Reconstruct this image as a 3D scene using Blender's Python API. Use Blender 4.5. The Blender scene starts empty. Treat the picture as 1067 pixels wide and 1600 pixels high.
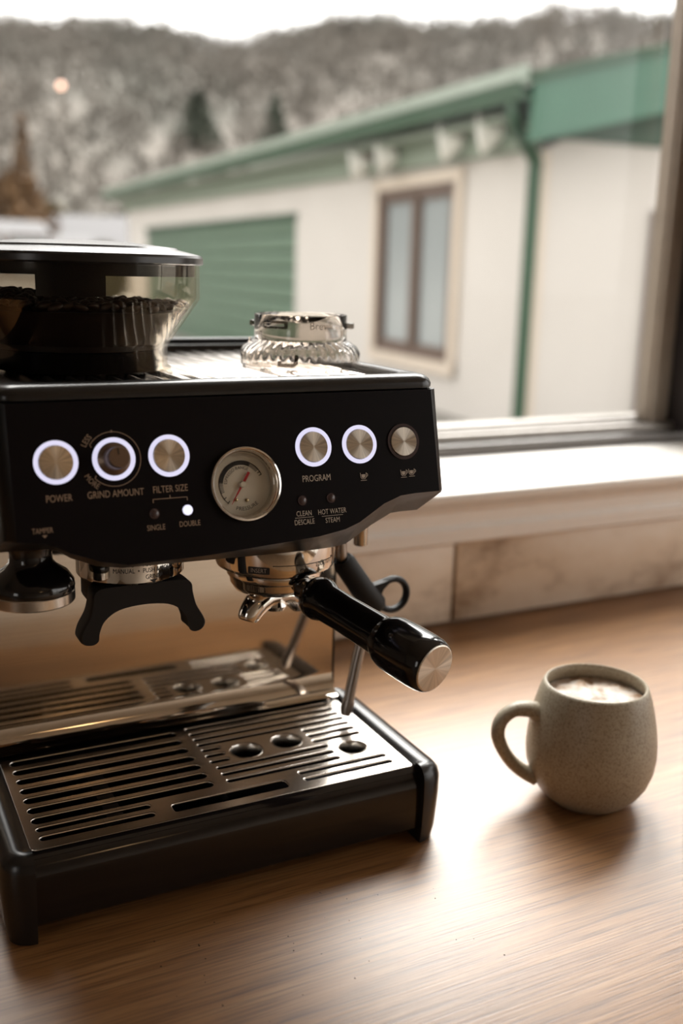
import bpy, bmesh, math, random
from mathutils import Matrix, Vector, noise
random.seed(7)
PI = math.pi
scene = bpy.context.scene
COL = scene.collection

# ------------------------------------------------------------------ camera
cam_d = bpy.data.cameras.new('camera'); cam = bpy.data.objects.new('camera', cam_d); COL.objects.link(cam)
cam_d.sensor_fit = 'VERTICAL'; cam_d.sensor_height = 36.0; cam_d.sensor_width = 24.0
cam_d.lens = 1575.7 / 1600 * 36.0
cam_d.clip_start = 0.02; cam_d.clip_end = 2000
CAM_POS = Vector((-0.240, -0.6224, 0.4407))
def cam_matrix(yaw, pitch, roll):
    cy, sy, cp, sp, cr, sr = math.cos(yaw), math.sin(yaw), math.cos(pitch), math.sin(pitch), math.cos(roll), math.sin(roll)
    f = Vector((sy*cp, cy*cp, -sp)); r = Vector((cy, -sy, 0)); u = r.cross(f)
    r2 = r*cr + u*sr; u2 = u*cr - r*sr
    m = Matrix((r2, u2, -f)).transposed().to_4x4(); m.translation = CAM_POS
    return m
cam.matrix_world = cam_matrix(math.radians(27.07), math.radians(13.48), math.radians(1.48))
cam_d.dof.use_dof = True; cam_d.dof.focus_distance = 0.71; cam_d.dof.aperture_fstop = 3.5; cam_d.dof.aperture_blades = 0
scene.camera = cam

# ------------------------------------------------------------------ world: bright overcast sky
world = bpy.data.worlds.new('overcast_sky'); scene.world = world; world.use_nodes = True
bg = world.node_tree.nodes['Background']; bg.inputs[0].default_value = (1.0, 0.965, 0.93, 1); bg.inputs[1].default_value = 1.85
def area_light(name, loc, rot, sx, sy, power, color, portal=False):
    d = bpy.data.lights.new(name, 'AREA'); d.shape = 'RECTANGLE'; d.size = sx; d.size_y = sy; d.energy = power; d.color = color
    if portal: d.cycles.is_portal = True
    o = bpy.data.objects.new(name, d); COL.objects.link(o); o.location = loc; o.rotation_euler = rot
    return o
# sampling portals in the window openings (they emit nothing themselves)
area_light('window_portal', (0.85, 0.74, 0.90), (-PI/2, 0, 0), 2.3, 1.5, 1, (1, 1, 1), True)
area_light('window_portal', (-2.73, -1.9, 0.675), (0, -PI/2, 0), 1.15, .8, 1, (1, 1, 1), True)
area_light('fill_door_portal', (2.53, -1.15, 0.475), (0, PI/2, 0), 2.45, 2.9, 1, (1, 1, 1), True)
# the sun, spread wide by thin cloud, high beyond the window to the right
sun_d = bpy.data.lights.new('sun', 'SUN'); sun_d.energy = 8.8; sun_d.angle = math.radians(54); sun_d.color = (1.0, .97, .93)
sun = bpy.data.objects.new('sun', sun_d); COL.objects.link(sun)
SAZ, SEL = math.radians(38), math.radians(55)
sun.rotation_euler = Vector((math.sin(SAZ)*math.cos(SEL), math.cos(SAZ)*math.cos(SEL), math.sin(SEL))).to_track_quat('Z', 'Y').to_euler()
vs = scene.view_settings
scene.display_settings.display_device = 'sRGB'
vs.view_transform = 'Standard'; vs.look = 'None'; vs.exposure = 0.62; vs.gamma = 1.0; vs.use_curve_mapping = False
scene.cycles.use_denoising = True
scene.cycles.max_bounces = 10; scene.cycles.diffuse_bounces = 5; scene.cycles.transparent_max_bounces = 16
scene.cycles.caustics_reflective = False; scene.cycles.caustics_refractive = False
scene.cycles.sample_clamp_indirect = 6.0

# ------------------------------------------------------------------ material helpers
def new_mat(name):
    m = bpy.data.materials.new(name); m.use_nodes = True
    return m, m.node_tree, m.node_tree.nodes['Principled BSDF']
def setp(b, **k):
    for n, v in k.items():
        n = n.replace('_', ' ').title()
        n = {'Ior': 'IOR', 'Specular': 'Specular IOR Level', 'Transmission': 'Transmission Weight', 'Coat': 'Coat Weight',
             'Emission': 'Emission Color'}.get(n, n)
        if isinstance(v, tuple) and len(v) == 3: v = v + (1,)
        b.inputs[n].default_value = v
def node(nt, t, **k):
    n = nt.nodes.new(t)
    for a, v in k.items(): setattr(n, a, v)
    return n
def ramp(nt, stops):
    r = node(nt, 'ShaderNodeValToRGB'); e = r.color_ramp.elements
    while len(e) < len(stops): e.new(0.5)
    for s, (p, c) in zip(e, stops): s.position = p; s.color = (*c, 1)
    return r
def coords(nt, scale=(1, 1, 1), rot=(0, 0, 0), kind='Object'):
    tc = node(nt, 'ShaderNodeTexCoord'); mp = node(nt, 'ShaderNodeMapping')
    mp.inputs['Scale'].default_value = scale; mp.inputs['Rotation'].default_value = rot
    nt.links.new(tc.outputs[kind], mp.inputs[0]); return mp.outputs[0]
def noise_tex(nt, vec, scale, detail=4, rough=.55):
    n = node(nt, 'ShaderNodeTexNoise'); n.inputs['Scale'].default_value = scale; n.inputs['Detail'].default_value = detail
    n.inputs['Roughness'].default_value = rough; nt.links.new(vec, n.inputs['Vector']); return n.outputs['Fac']
def bump(nt, b, h, strength=.2, dist=.001):
    n = node(nt, 'ShaderNodeBump'); n.inputs['Strength'].default_value = strength; n.inputs['Distance'].default_value = dist
    nt.links.new(h, n.inputs['Height']); nt.links.new(n.outputs[0], b.inputs['Normal'])
MATS = {}
def simple(name, color, rough=.5, metal=0., spec=.5, var=.0, vscale=40., **k):
    m, nt, b = new_mat(name)
    setp(b, base_color=color, roughness=rough, metallic=metal, specular=spec, **k)
    f = noise_tex(nt, coords(nt), vscale, 3)
    c2 = tuple(min(1, c*(1+var)) for c in color); c1 = tuple(c*(1-var) for c in color)
    r = ramp(nt, [(.3, c1), (.7, c2)]); nt.links.new(f, r.inputs[0]); nt.links.new(r.outputs[0], b.inputs['Base Color'])
    MATS[name] = m; return m
def M(n): return MATS[n]

simple('black_satin', (.007, .0058, .0056), .40, spec=.22, var=.1)
simple('panel_black', (.0045, .003, .0035), .45, spec=.10, var=.1)
simple('black_gloss', (.006, .005, .005), .12, coat=.1, var=.1)
simple('tray_gloss', (.008, .006, .0055), .12, spec=.4, coat=.15, var=.1)
simple('black_rubber', (.009, .0078, .0072), .6, spec=.3, var=.15)
simple('dark_inside', (.005, .004, .004), .8, spec=.05)
simple('rim_black', (.012, .0105, .010), .25, spec=.45, var=.1)
simple('chrome', (.72, .68, .63), .06, 1.0, var=.02)
simple('steel_edge', (.55, .52, .48), .25, 1.0, var=.03)
simple('dark_steel', (.30, .26, .23), .28, 1.0, var=.03)
simple('print_tan', (.36, .25, .17), .6)
simple('print_light', (.50, .43, .36), .6)
simple('print_black', (.01, .008, .008), .5)
simple('dial_face', (.74, .69, .59), .45, var=.03)
simple('needle_red', (.45, .015, .02), .4)
simple('rivet', (.35, .27, .16), .25, 1.0)
simple('led_off', (.05, .03, .03), .25)
simple('bronze_knob', (.18, .13, .10), .32, .85, var=.05)
simple('bean', (.022, .011, .007), .36, var=.4, vscale=120.)
simple('bean_dark', (.008, .004, .003), .5, spec=.2)
simple('bronze_frame', (.24, .195, .155), .35, .2, var=.06)
simple('dark_frame', (.018, .013, .012), .4, var=.1)
simple('alu_dark', (.085, .075, .068), .35, .2, var=.08)
simple('alu_rail', (.27, .25, .23), .32, .5, var=.08)
simple('white_paint', (.80, .775, .74), .35, var=.02)
simple('room_wall', (.50, .44, .37), .8, var=.03, vscale=3.)
simple('room_ceiling', (.55, .48, .40), .85, var=.02, vscale=3.)
simple('room_floor', (.22, .14, .08), .45, var=.15, vscale=6.)
simple('cabinet_paint', (.55, .50, .44), .5, var=.03)
simple('grout', (.20, .15, .11), .9, var=.15)
simple('green_dark', (0.0165, 0.0525, 0.0255), .45, var=.08, vscale=3.)
simple('green_fascia', (0.0396, 0.1080, 0.0720), .42, var=.05, vscale=3.)
simple('green_pale', (0.1875, 0.2250, 0.1762), .5, var=.05, vscale=3.)
simple('green_door', (0.0788, 0.1312, 0.0885), .45, var=.05, vscale=3.)
simple('roof_metal', (0.2380, 0.2800, 0.2380), .35, .1, var=.05, vscale=3.)
simple('brown_frame', (.10, .065, .05), .5, var=.1)
simple('cream_trim', (0.5040, 0.4320, 0.3600), .6, var=.03)
simple('concrete', (.20, .19, .172), .85, var=.06, vscale=.8, spec=.1)
simple('lamp_white', (.85, .84, .80), .2, var=.02)
simple('bark', (.10, .07, .05), .9, var=.2)
simple('foliage_rust', (.10, .060, .032), .9, var=.35, vscale=1.2, spec=.1)
simple('foliage_olive', (.085, .076, .045), .9, var=.35, vscale=1., spec=.1)
simple('foliage_pine', (.062, .070, .055), .9, var=.3, vscale=.3, spec=.1)
simple('house_wall', (.30, .285, .27), .8, var=.04, spec=.1)
simple('house_roof', (.085, .082, .085), .6, var=.06, spec=.1)
simple('teal_wall', (.24, .33, .31), .7, var=.04)

def emis(name, color, strength, base=(.6, .6, .65)):
    m, nt, b = new_mat(name); setp(b, base_color=base, roughness=.4, emission=color, emission_strength=strength); MATS[name] = m
emis('led_ring', (.78, .76, 1.0), .56, (.3, .3, .33))
emis('led_dot', (.95, .92, 1.0), 1.1)
emis('amber_lamp', (1.0, .48, .26), 2.2)
emis('warm_bulb', (1.0, .62, .30), 9.0)

def m_brushed(name, col, rough, radial):
    m, nt, b = new_mat(name); setp(b, base_color=col, metallic=1.0, roughness=rough, anisotropic=.85 if radial else .5)
    if radial:
        t = node(nt, 'ShaderNodeTangent', direction_type='RADIAL', axis='Z'); nt.links.new(t.outputs[0], b.inputs['Tangent'])
        g = node(nt, 'ShaderNodeTexGradient', gradient_type='RADIAL'); nt.links.new(coords(nt), g.inputs[0])
        mu = node(nt, 'ShaderNodeMath', operation='MULTIPLY'); mu.inputs[1].default_value = 1.0; nt.links.new(g.outputs['Fac'], mu.inputs[0])
        n1 = node(nt, 'ShaderNodeTexNoise', noise_dimensions='1D'); n1.inputs['Scale'].default_value = 26; n1.inputs['Detail'].default_value = 5
        nt.links.new(mu.outputs[0], n1.inputs['W'])
        r = ramp(nt, [(.3, tuple(c*.78 for c in col)), (.7, tuple(min(1, c*1.12) for c in col))])
        nt.links.new(n1.outputs['Fac'], r.inputs[0]); nt.links.new(r.outputs[0], b.inputs['Base Color'])
    else:
        f = noise_tex(nt, coords(nt, (3, 300, 300)), 2, 3)
        r = ramp(nt, [(.3, tuple(c*.93 for c in col)), (.7, col)]); nt.links.new(f, r.inputs[0]); nt.links.new(r.outputs[0], b.inputs['Base Color'])
    MATS[name] = m
m_brushed('brushed_button', (.60, .54, .46), .30, True)
m_brushed('brushed_steel', (.62, .57, .52), .20, False)
m_brushed('splash_steel', (.70, .63, .55), .07, False)

def m_clear(name, tint, rough=.04, refl=1.0):
    """thin clear plastic or glass: tinted see-through plus a Fresnel reflection"""
    m = bpy.data.materials.new(name); m.use_nodes = True; nt = m.node_tree; nt.nodes.clear()
    out = node(nt, 'ShaderNodeOutputMaterial'); mix = node(nt, 'ShaderNodeMixShader')
    tr = node(nt, 'ShaderNodeBsdfTransparent'); tr.inputs[0].default_value = (*tint, 1)
    gl = node(nt, 'ShaderNodeBsdfGlossy'); gl.inputs['Roughness'].default_value = rough
    fr = node(nt, 'ShaderNodeFresnel'); fr.inputs['IOR'].default_value = 1.45
    mu = node(nt, 'ShaderNodeMath', operation='MULTIPLY'); mu.inputs[1].default_value = refl
    nt.links.new(fr.outputs[0], mu.inputs[0]); nt.links.new(mu.outputs[0], mix.inputs[0])
    nt.links.new(tr.outputs[0], mix.inputs[1]); nt.links.new(gl.outputs[0], mix.inputs[2]); nt.links.new(mix.outputs[0], out.inputs[0])
    MATS[name] = m
m_clear('hopper_plastic', (.90, .87, .82), .04, .16)
m_clear('smoke_dark', (.42, .39, .36), .06, .6)
m_clear('smoke_letter', (.38, .35, .32), .1, .6)
m_clear('window_glass', (.985, .99, .985), .0, .08)
m_clear('gauge_glass', (.97, .965, .95), .02, .12)
m, nt, b = new_mat('smoke_plastic'); setp(b, base_color=(.78, .73, .68), roughness=.03, transmission=1.0, ior=1.42); MATS['smoke_plastic'] = m
m, nt, b = new_mat('pane_grey'); setp(b, base_color=(.25, .275, .28), roughness=.12, specular=.6); MATS['pane_grey'] = m

# wood worktop: grain along X
m, nt, b = new_mat('oak_worktop')
v1 = coords(nt, (1.3, 22, 22), (0, 0, math.radians(2)))
f1 = noise_tex(nt, v1, 5, 6, .6)
f2 = noise_tex(nt, coords(nt, (5, 190, 190), (0, 0, math.radians(2))), 2.5, 3, .6)
f3 = noise_tex(nt, coords(nt, (.8, 3, 3)), 2.2, 2)
r1 = ramp(nt, [(.30, (.175, .074, .019)), (.50, (.270, .128, .040)), (.72, (.36, .195, .078))])
nt.links.new(f1, r1.inputs[0])
r2 = ramp(nt, [(.38, (.42, .36, .30)), (.54, (1, 1, 1))]); nt.links.new(f2, r2.inputs[0])
mx = node(nt, 'ShaderNodeMix', data_type='RGBA', blend_type='MULTIPLY'); mx.inputs['Factor'].default_value = .75
nt.links.new(r1.outputs[0], mx.inputs['A']); nt.links.new(r2.outputs[0], mx.inputs['B'])
r3 = ramp(nt, [(.3, (.88, .86, .84)), (.7, (1.08, 1.06, 1.04))]); nt.links.new(f3, r3.inputs[0])
mx2 = node(nt, 'ShaderNodeMix', data_type='RGBA', blend_type='MULTIPLY'); mx2.inputs['Factor'].default_value = 1
nt.links.new(mx.outputs['Result'], mx2.inputs['A']); nt.links.new(r3.outputs[0], mx2.inputs['B'])
nt.links.new(mx2.outputs['Result'], b.inputs['Base Color'])
setp(b, roughness=.44, specular=1.0, coat=.18, coat_roughness=.45); bump(nt, b, f2, .30, .0006); MATS['oak_worktop'] = m
# stone tile: beige with brown veins
m, nt, b = new_mat('stone_tile')
f1 = noise_tex(nt, coords(nt, (1, 1, 1.6)), 5.5, 6, .62); r1 = ramp(nt, [(.34, (.34, .24, .16)), (.46, (.66, .55, .43)), (.72, (.78, .70, .60))])
nt.links.new(f1, r1.inputs[0]); nt.links.new(r1.outputs[0], b.inputs['Base Color']); setp(b, roughness=.3); MATS['stone_tile'] = m
# speckled stoneware
m, nt, b = new_mat('stoneware')
f1 = noise_tex(nt, coords(nt), 560, 2, .5); f2 = noise_tex(nt, coords(nt), 38, 4)
r1 = ramp(nt, [(.36, (.28, .232, .17)), (.46, (.375, .325, .245)), (.66, (.42, .37, .285))]); nt.links.new(f1, r1.inputs[0])
r2 = ramp(nt, [(.3, (.88, .86, .83)), (.7, (1, 1, 1))]); nt.links.new(f2, r2.inputs[0])
mx = node(nt, 'ShaderNodeMix', data_type='RGBA', blend_type='MULTIPLY'); mx.inputs['Factor'].default_value = 1
nt.links.new(r1.outputs[0], mx.inputs['A']); nt.links.new(r2.outputs[0], mx.inputs['B']); nt.links.new(mx.outputs['Result'], b.inputs['Base Color'])
setp(b, roughness=.42, specular=.45); bump(nt, b, f1, .12, .0004); MATS['stoneware'] = m
# milk foam
m, nt, b = new_mat('milk_foam')
f1 = noise_tex(nt, coords(nt), 60, 5, .65); r1 = ramp(nt, [(.38, (.26, .145, .07)), (.48, (.46, .37, .29)), (.60, (.56, .52, .48))])
nt.links.new(f1, r1.inputs[0]); nt.links.new(r1.outputs[0], b.inputs['Base Color']); setp(b, roughness=.55); MATS['milk_foam'] = m
# vertical-groove cladding
m, nt, b = new_mat('cladding')
w = node(nt, 'ShaderNodeTexWave', wave_type='BANDS', bands_direction='Y'); w.inputs['Scale'].default_value = 2.2; w.inputs['Distortion'].default_value = 0
tc = coords(nt); nt.links.new(tc, w.inputs['Vector'])
w2 = node(nt, 'ShaderNodeTexWave', wave_type='BANDS', bands_direction='X'); w2.inputs['Scale'].default_value = 2.2; nt.links.new(tc, w2.inputs['Vector'])
ad = node(nt, 'ShaderNodeMath', operation='MULTIPLY'); nt.links.new(w.outputs['Fac'], ad.inputs[0]); nt.links.new(w2.outputs['Fac'], ad.inputs[1])
f1 = noise_tex(nt, tc, .7, 3); r1 = ramp(nt, [(.3, (.475, .445, .415)), (.7, (.51, .48, .45))]); nt.links.new(f1, r1.inputs[0])
nt.links.new(r1.outputs[0], b.inputs['Base Color']); setp(b, roughness=.7); bump(nt, b, ad.outputs[0], .25, .02); MATS['cladding'] = m
# wooded hillside
m, nt, b = new_mat('woodland')
f1 = noise_tex(nt, coords(nt), .035, 5, .6); f2 = noise_tex(nt, coords(nt), .22, 4, .6)
r1 = ramp(nt, [(.32, (.112, .109, .096)), (.45, (.132, .123, .110)), (.57, (.148, .134, .119)), (.70, (.156, .143, .129))]); nt.links.new(f1, r1.inputs[0])
r2 = ramp(nt, [(.3, (.85, .84, .83)), (.7, (1.05, 1.04, 1.03))]); nt.links.new(f2, r2.inputs[0])
mx = node(nt, 'ShaderNodeMix', data_type='RGBA', blend_type='MULTIPLY'); mx.inputs['Factor'].default_value = 1
nt.links.new(r1.outputs[0], mx.inputs['A']); nt.links.new(r2.outputs[0], mx.inputs['B']); nt.links.new(mx.outputs['Result'], b.inputs['Base Color'])
setp(b, roughness=.95, specular=.1); MATS['woodland'] = m

# ------------------------------------------------------------------ object helpers
WM = {}          # world matrix of every object built
def link(o, parent, mat=None):
    mat = mat or Matrix(); COL.objects.link(o); WM[o] = mat
    if parent is not None:
        o.parent = parent; o.matrix_parent_inverse = WM[parent].inverted()
    o.matrix_basis = mat
    return o
def thing(name, label, cat, loc=(0, 0, 0), rotz=0, group=None):
    o = bpy.data.objects.new(name, None); o.empty_display_size = .02
    link(o, None, Matrix.Translation(loc) @ Matrix.Rotation(rotz, 4, 'Z')); return tag(o, label, cat, group)
def tag(o, label, cat, group=None):
    o['label'] = label; o['category'] = cat
    if group: o['group'] = group
    return o
def mesh_of(name, vf, mat, smooth=40):
    me = bpy.data.meshes.new(name); me.from_pydata(vf[0], [], vf[1]); me.validate()
    bm = bmesh.new(); bm.from_mesh(me); bmesh.ops.recalc_face_normals(bm, faces=bm.faces); bm.to_mesh(me); bm.free()
    if smooth is not None:
        for p in me.polygons: p.use_smooth = True
        me.set_sharp_from_angle(angle=math.radians(smooth))
    me.materials.append(M(mat) if isinstance(mat, str) else mat); return me
def mk(name, vf, mat, parent=None, matrix=None, smooth=40, label=None):
    o = link(bpy.data.objects.new(name, mesh_of(name, vf, mat, smooth)), parent, matrix)
    if label: o['label'] = label
    return o
def struct(name, vf, mat, parent=None, matrix=None, smooth=40):
    o = mk(name, vf, mat, parent, matrix, smooth)
    if parent is None: o['kind'] = 'structure'
    return o
def join(*parts):
    V, F = [], []
    for v, f in parts:
        n = len(V); V += [tuple(p) for p in v]; F += [tuple(i+n for i in q) for q in f]
    return V, F
def xf(vf, mat): return [tuple(mat @ Vector(p)) for p in vf[0]], vf[1]
def T(x, y, z): return Matrix.Translation((x, y, z))
def box(x0, x1, y0, y1, z0, z1, bev=0., seg=2):
    v = [(x, y, z) for z in (z0, z1) for y in (y0, y1) for x in (x0, x1)]
    f = [(0, 2, 3, 1), (4, 5, 7, 6), (0, 1, 5, 4), (2, 6, 7, 3), (0, 4, 6, 2), (1, 3, 7, 5)]
    if bev <= 0: return v, f
    bm = bmesh.new(); bv = [bm.verts.new(p) for p in v]
    for q in f: bm.faces.new([bv[i] for i in q])
    bmesh.ops.bevel(bm, geom=bm.edges[:], offset=bev, segments=seg, profile=.5, affect='EDGES')
    bm.verts.index_update(); r = [tuple(p.co) for p in bm.verts], [tuple(p.index for p in q.verts) for q in bm.faces]; bm.free(); return r
def loft(rings, cap0=True, cap1=True, closed=True):
    V, F = [], []; n = len(rings[0])
    for r in rings: V += [tuple(p) for p in r]
    for k in range(len(rings)-1):
        for i in range(n if closed else n-1):
            j = (i+1) % n; F.append((k*n+i, k*n+j, (k+1)*n+j, (k+1)*n+i))
    if cap0: F.append(tuple(range(n-1, -1, -1)))
    if cap1: F.append(tuple(range((len(rings)-1)*n, len(rings)*n)))
    return V, F
def lathe(prof, n=56, mod=None, capped=True):
    rings = []
    for k, (r, z) in enumerate(prof):
        ring = []
        for i in range(n):
            a = 2*PI*i/n; rr = r + (mod(k, a) if mod else 0); ring.append((max(rr, 1e-5)*math.cos(a), max(rr, 1e-5)*math.sin(a), z))
        rings.append(ring)
    return loft(rings, capped, capped)
def lathe_loop(prof, n=56, mod=None):
    """closed profile (a ring with a hole)"""
    V, F = lathe(prof, n, mod, False); m = len(prof)
    for i in range(n):
        j = (i+1) % n; F.append(((m-1)*n+i, (m-1)*n+j, j, i))
    return V, F
def tube(path, radii, n=14, cap=True, squash=None):
    pts = [Vector(p) for p in path]; radii = radii if isinstance(radii, (list, tuple)) else [radii]*len(pts)
    rings = []; prev = None
    for k, p in enumerate(pts):
        t = (pts[min(k+1, len(pts)-1)] - pts[max(k-1, 0)]).normalized()
        if prev is None:
            a = Vector((0, 0, 1)) if abs(t.z) < .9 else Vector((1, 0, 0)); u = t.cross(a).normalized()
        else:
            u = (prev - t*prev.dot(t)).normalized()
        prev = u; w = t.cross(u); r = radii[k]
        sq = squash[k] if squash else 1
        rings.append([p + u*(r*math.cos(2*PI*i/n)) + w*(r*sq*math.sin(2*PI*i/n)) for i in range(n)])
    return loft(rings, cap, cap)
def spline(pts, n=8):
    P = [Vector(p) for p in pts]; P = [P[0]*2-P[1]] + P + [P[-1]*2-P[-2]]; out = []
    for k in range(1, len(P)-2):
        a, b, c, d = P[k-1:k+3]
        for i in range(n):
            t = i/n; out.append(.5*((2*b) + (c-a)*t + (2*a-5*b+4*c-d)*t*t + (3*b-a-3*c+d)*t**3))
    out.append(P[-2]); return out
def lerp_list(vals, n):
    out = []
    for k in range(len(vals)-1):
        for i in range(n): out.append(vals[k] + (vals[k+1]-vals[k])*i/n)
    return out + [vals[-1]]
def from_obj(o):
    dg = bpy.context.evaluated_depsgraph_get(); me = bpy.data.meshes.new_from_object(o.evaluated_get(dg))
    r = [tuple(v.co) for v in me.vertices], [tuple(p.vertices) for p in me.polygons]
    bpy.data.meshes.remove(me); return r
def sheet(loops, ext=.001, bev=0., bres=2):
    """flat plate with holes: filled 2D curve, thickness 2*ext (centred), optional rounded edges"""
    cu = bpy.data.curves.new('tmp', 'CURVE'); cu.dimensions = '2D'; cu.fill_mode = 'BOTH'; cu.extrude = ext; cu.bevel_depth = bev; cu.bevel_resolution = bres
    for lp in loops:
        s = cu.splines.new('POLY'); s.points.add(len(lp)-1); s.use_cyclic_u = True
        for p, c in zip(s.points, lp): p.co = (c[0], c[1], 0, 1)
    o = bpy.data.objects.new('tmp', cu); COL.objects.link(o); r = from_obj(o)
    bpy.data.objects.remove(o); bpy.data.curves.remove(cu); return r
def text2d(s, size, sx=.82, align='CENTER', spacing=1.0):
    cu = bpy.data.curves.new('tmp', 'FONT'); cu.body = s; cu.size = size; cu.align_x = align; cu.align_y = 'CENTER'; cu.resolution_u = 3
    cu.space_character = spacing
    o = bpy.data.objects.new('tmp', cu); COL.objects.link(o); r = from_obj(o)
    bpy.data.objects.remove(o); bpy.data.curves.remove(cu)
    return [(x*sx, y, z) for x, y, z in r[0]], r[1]
def subdiv(vf, cuts=2):
    bm = bmesh.new(); bv = [bm.verts.new(p) for p in vf[0]]
    for q in vf[1]:
        try: bm.faces.new([bv[i] for i in q])
        except ValueError: pass
    bmesh.ops.subdivide_edges(bm, edges=bm.edges[:], cuts=cuts, use_grid_fill=True)
    bm.verts.index_update(); r = [tuple(p.co) for p in bm.verts], [tuple(p.index for p in q.verts) for q in bm.faces]; bm.free(); return r
def on_cyl(vf, cx, cy, r, a0, z0):
    """wrap flat text round an upright cylinder; a0 = angle of the text centre"""
    return [(cx + (r+z)*math.cos(a0 + x/r), cy + (r+z)*math.sin(a0 + x/r), z0 + y) for x, y, z in vf[0]], vf[1]
def arc_text(vf, r, a0):
    """bend flat text along a circle of radius r in its own plane, top outward, centred at angle a0 (clockwise reading)"""
    return [((r+y)*math.cos(a0 - x/r), (r+y)*math.sin(a0 - x/r), z) for x, y, z in vf[0]], vf[1]
def arc_text_in(vf, r, a0):
    """along the lower half of a circle, top towards the centre"""
    return [((r-y)*math.cos(a0 + x/r), (r-y)*math.sin(a0 + x/r), z) for x, y, z in vf[0]], vf[1]
def rrect(x0, x1, y0, y1, r, n=6):
    out = []
    for cx, cy, a in ((x1-r, y0+r, -PI/2), (x1-r, y1-r, 0), (x0+r, y1-r, PI/2), (x0+r, y0+r, PI)):
        for i in range(n+1): t = a + PI/2*i/n; out.append((cx + r*math.cos(t), cy + r*math.sin(t)))
    return out
def circle(cx, cy, r, n=40): return [(cx + r*math.cos(2*PI*i/n), cy + r*math.sin(2*PI*i/n)) for i in range(n)]
def ring2d(r0, r1, z0=0, z1=.0004, n=64): return lathe_loop([(r0, z0), (r1, z0), (r1, z1), (r0, z1)], n)
def bar2d(x0, y0, x1, y1, w, h=.0003):
    d = Vector((x1-x0, y1-y0)); d.normalize(); p = Vector((-d.y, d.x))*w/2
    b = [(x0-p.x, y0-p.y), (x1-p.x, y1-p.y), (x1+p.x, y1+p.y), (x0+p.x, y0+p.y)]
    return [(x, y, 0) for x, y in b] + [(x, y, h) for x, y in b], [(3, 2, 1, 0), (4, 5, 6, 7), (0, 1, 5, 4), (1, 2, 6, 5), (2, 3, 7, 6), (3, 0, 4, 7)]
def arc2d(r, a0, a1, w, n=40, h=.0003):
    rings = []
    for i in range(n+1):
        a = a0 + (a1-a0)*i/n; c, s = math.cos(a), math.sin(a)
        rings.append([((r-w/2)*c, (r-w/2)*s, 0), ((r+w/2)*c, (r+w/2)*s, 0), ((r+w/2)*c, (r+w/2)*s, h), ((r-w/2)*c, (r-w/2)*s, h)])
    return loft(rings)

# ================================================================== THE ROOM
WY = 0.41            # face of the wall behind the counter
WX0, WX1, WZ0, WZ1 = -.30, 2.00, .172, 1.62      # window opening
RX0, RX1, RY0, RZ0, RZ1 = -2.6, 2.4, -3.3, -.9, 1.85
WT = .74
def frame_wall(x0, x1, z0, z1, ox0, ox1, oz0, oz1, y0, y1):
    return join(box(x0, ox0, y0, y1, z0, z1), box(ox1, x1, y0, y1, z0, z1), box(ox0, ox1, y0, y1, z0, oz0), box(ox0, ox1, y0, y1, oz1, z1))
wall_back = struct('wall_back', frame_wall(RX0, RX1, RZ0, RZ1, WX0, WX1, WZ0-.012, WZ1, WY+.012, WT), 'room_wall')
lw = frame_wall(RY0, WT, RZ0, RZ1, -2.3, -1.5, .1, 1.25, 0, .12)
wall_left = struct('wall_left', ([(RX0 - y, x, z) for x, y, z in lw[0]], lw[1]), 'room_wall')
rw = frame_wall(RY0, WT, RZ0, RZ1, -2.6, .30, -.75, 1.70, 0, .12)
wall_right = struct('wall_right', ([(RX1 + y, x, z) for x, y, z in rw[0]], rw[1]), 'room_wall')
# glazed door added in the right-hand wall, out of view, for fill light
d1_ = bpy.data.objects.new('fill_door', None); link(d1_, None, T(RX1+.06, -1.2, -.7)); d1_['kind'] = 'structure'
for y in (-2.6, -1.63, -.66, .26): mk('fill_door_frame', box(RX1+.03, RX1+.09, y, y+.04, -.75, 1.70, .004), 'bronze_frame', d1_)
for z in (-.75, 1.66): mk('fill_door_frame', box(RX1+.03, RX1+.09, -2.6, .30, z, z+.04, .004), 'bronze_frame', d1_)
struct('wall_front', box(RX0-.12, RX1+.1, RY0-.1, RY0, RZ0, RZ1), 'room_wall')
struct('floor', box(RX0-.12, RX1+.1, RY0-.1, WT, RZ0-.08, RZ0), 'room_floor')
struct('ceiling', box(RX0-.12, RX1+.1, RY0-.1, WT, RZ1, RZ1+.08), 'room_ceiling')
# second window, added out of view to the left for more room light
w2 = bpy.data.objects.new('fill_window', None); link(w2, None, T(RX0-.06, -1.9, .1)); w2['kind'] = 'structure'
for y in (-2.3, -1.54): mk('fill_window_frame', box(RX0-.09, RX0-.03, y, y+.04, .1, 1.25, .004), 'bronze_frame', w2)
for z in (.1, 1.21): mk('fill_window_frame', box(RX0-.09, RX0-.03, -2.3, -1.5, z, z+.04, .004), 'bronze_frame', w2)
# stone tiles above the worktop
edges = [-2.548, -1.948, -1.348, -.748, -.148, .452, 1.052, 1.652, 2.252]
for a, c in zip(edges, edges[1:]):
    mk('tile', box(a+.0022, c-.0022, WY, WY+.012, .004, .1085, .002), 'stone_tile', wall_back)
mk('grout_bed', box(RX0, RX1, WY+.005, WY+.0125, .0, .11), 'grout', wall_back)
# window sill board, apron moulding
struct('trim_1', box(WX0-.06, WX1+.06, WY-.013, .70, .160, .176, .005, 3), 'white_paint')
ap = [(WY-.004, .108), (WY-.010, .112), (WY-.010, .128), (WY-.004, .134), (WY-.004, .150), (WY-.009, .154), (WY-.011, .160), (WY+.0122, .160), (WY+.0122, .108)]
struct('trim_2', loft([[(x, y, z) for y, z in ap] for x in (WX0-.05, WX1+.05)]), 'white_paint')
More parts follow.
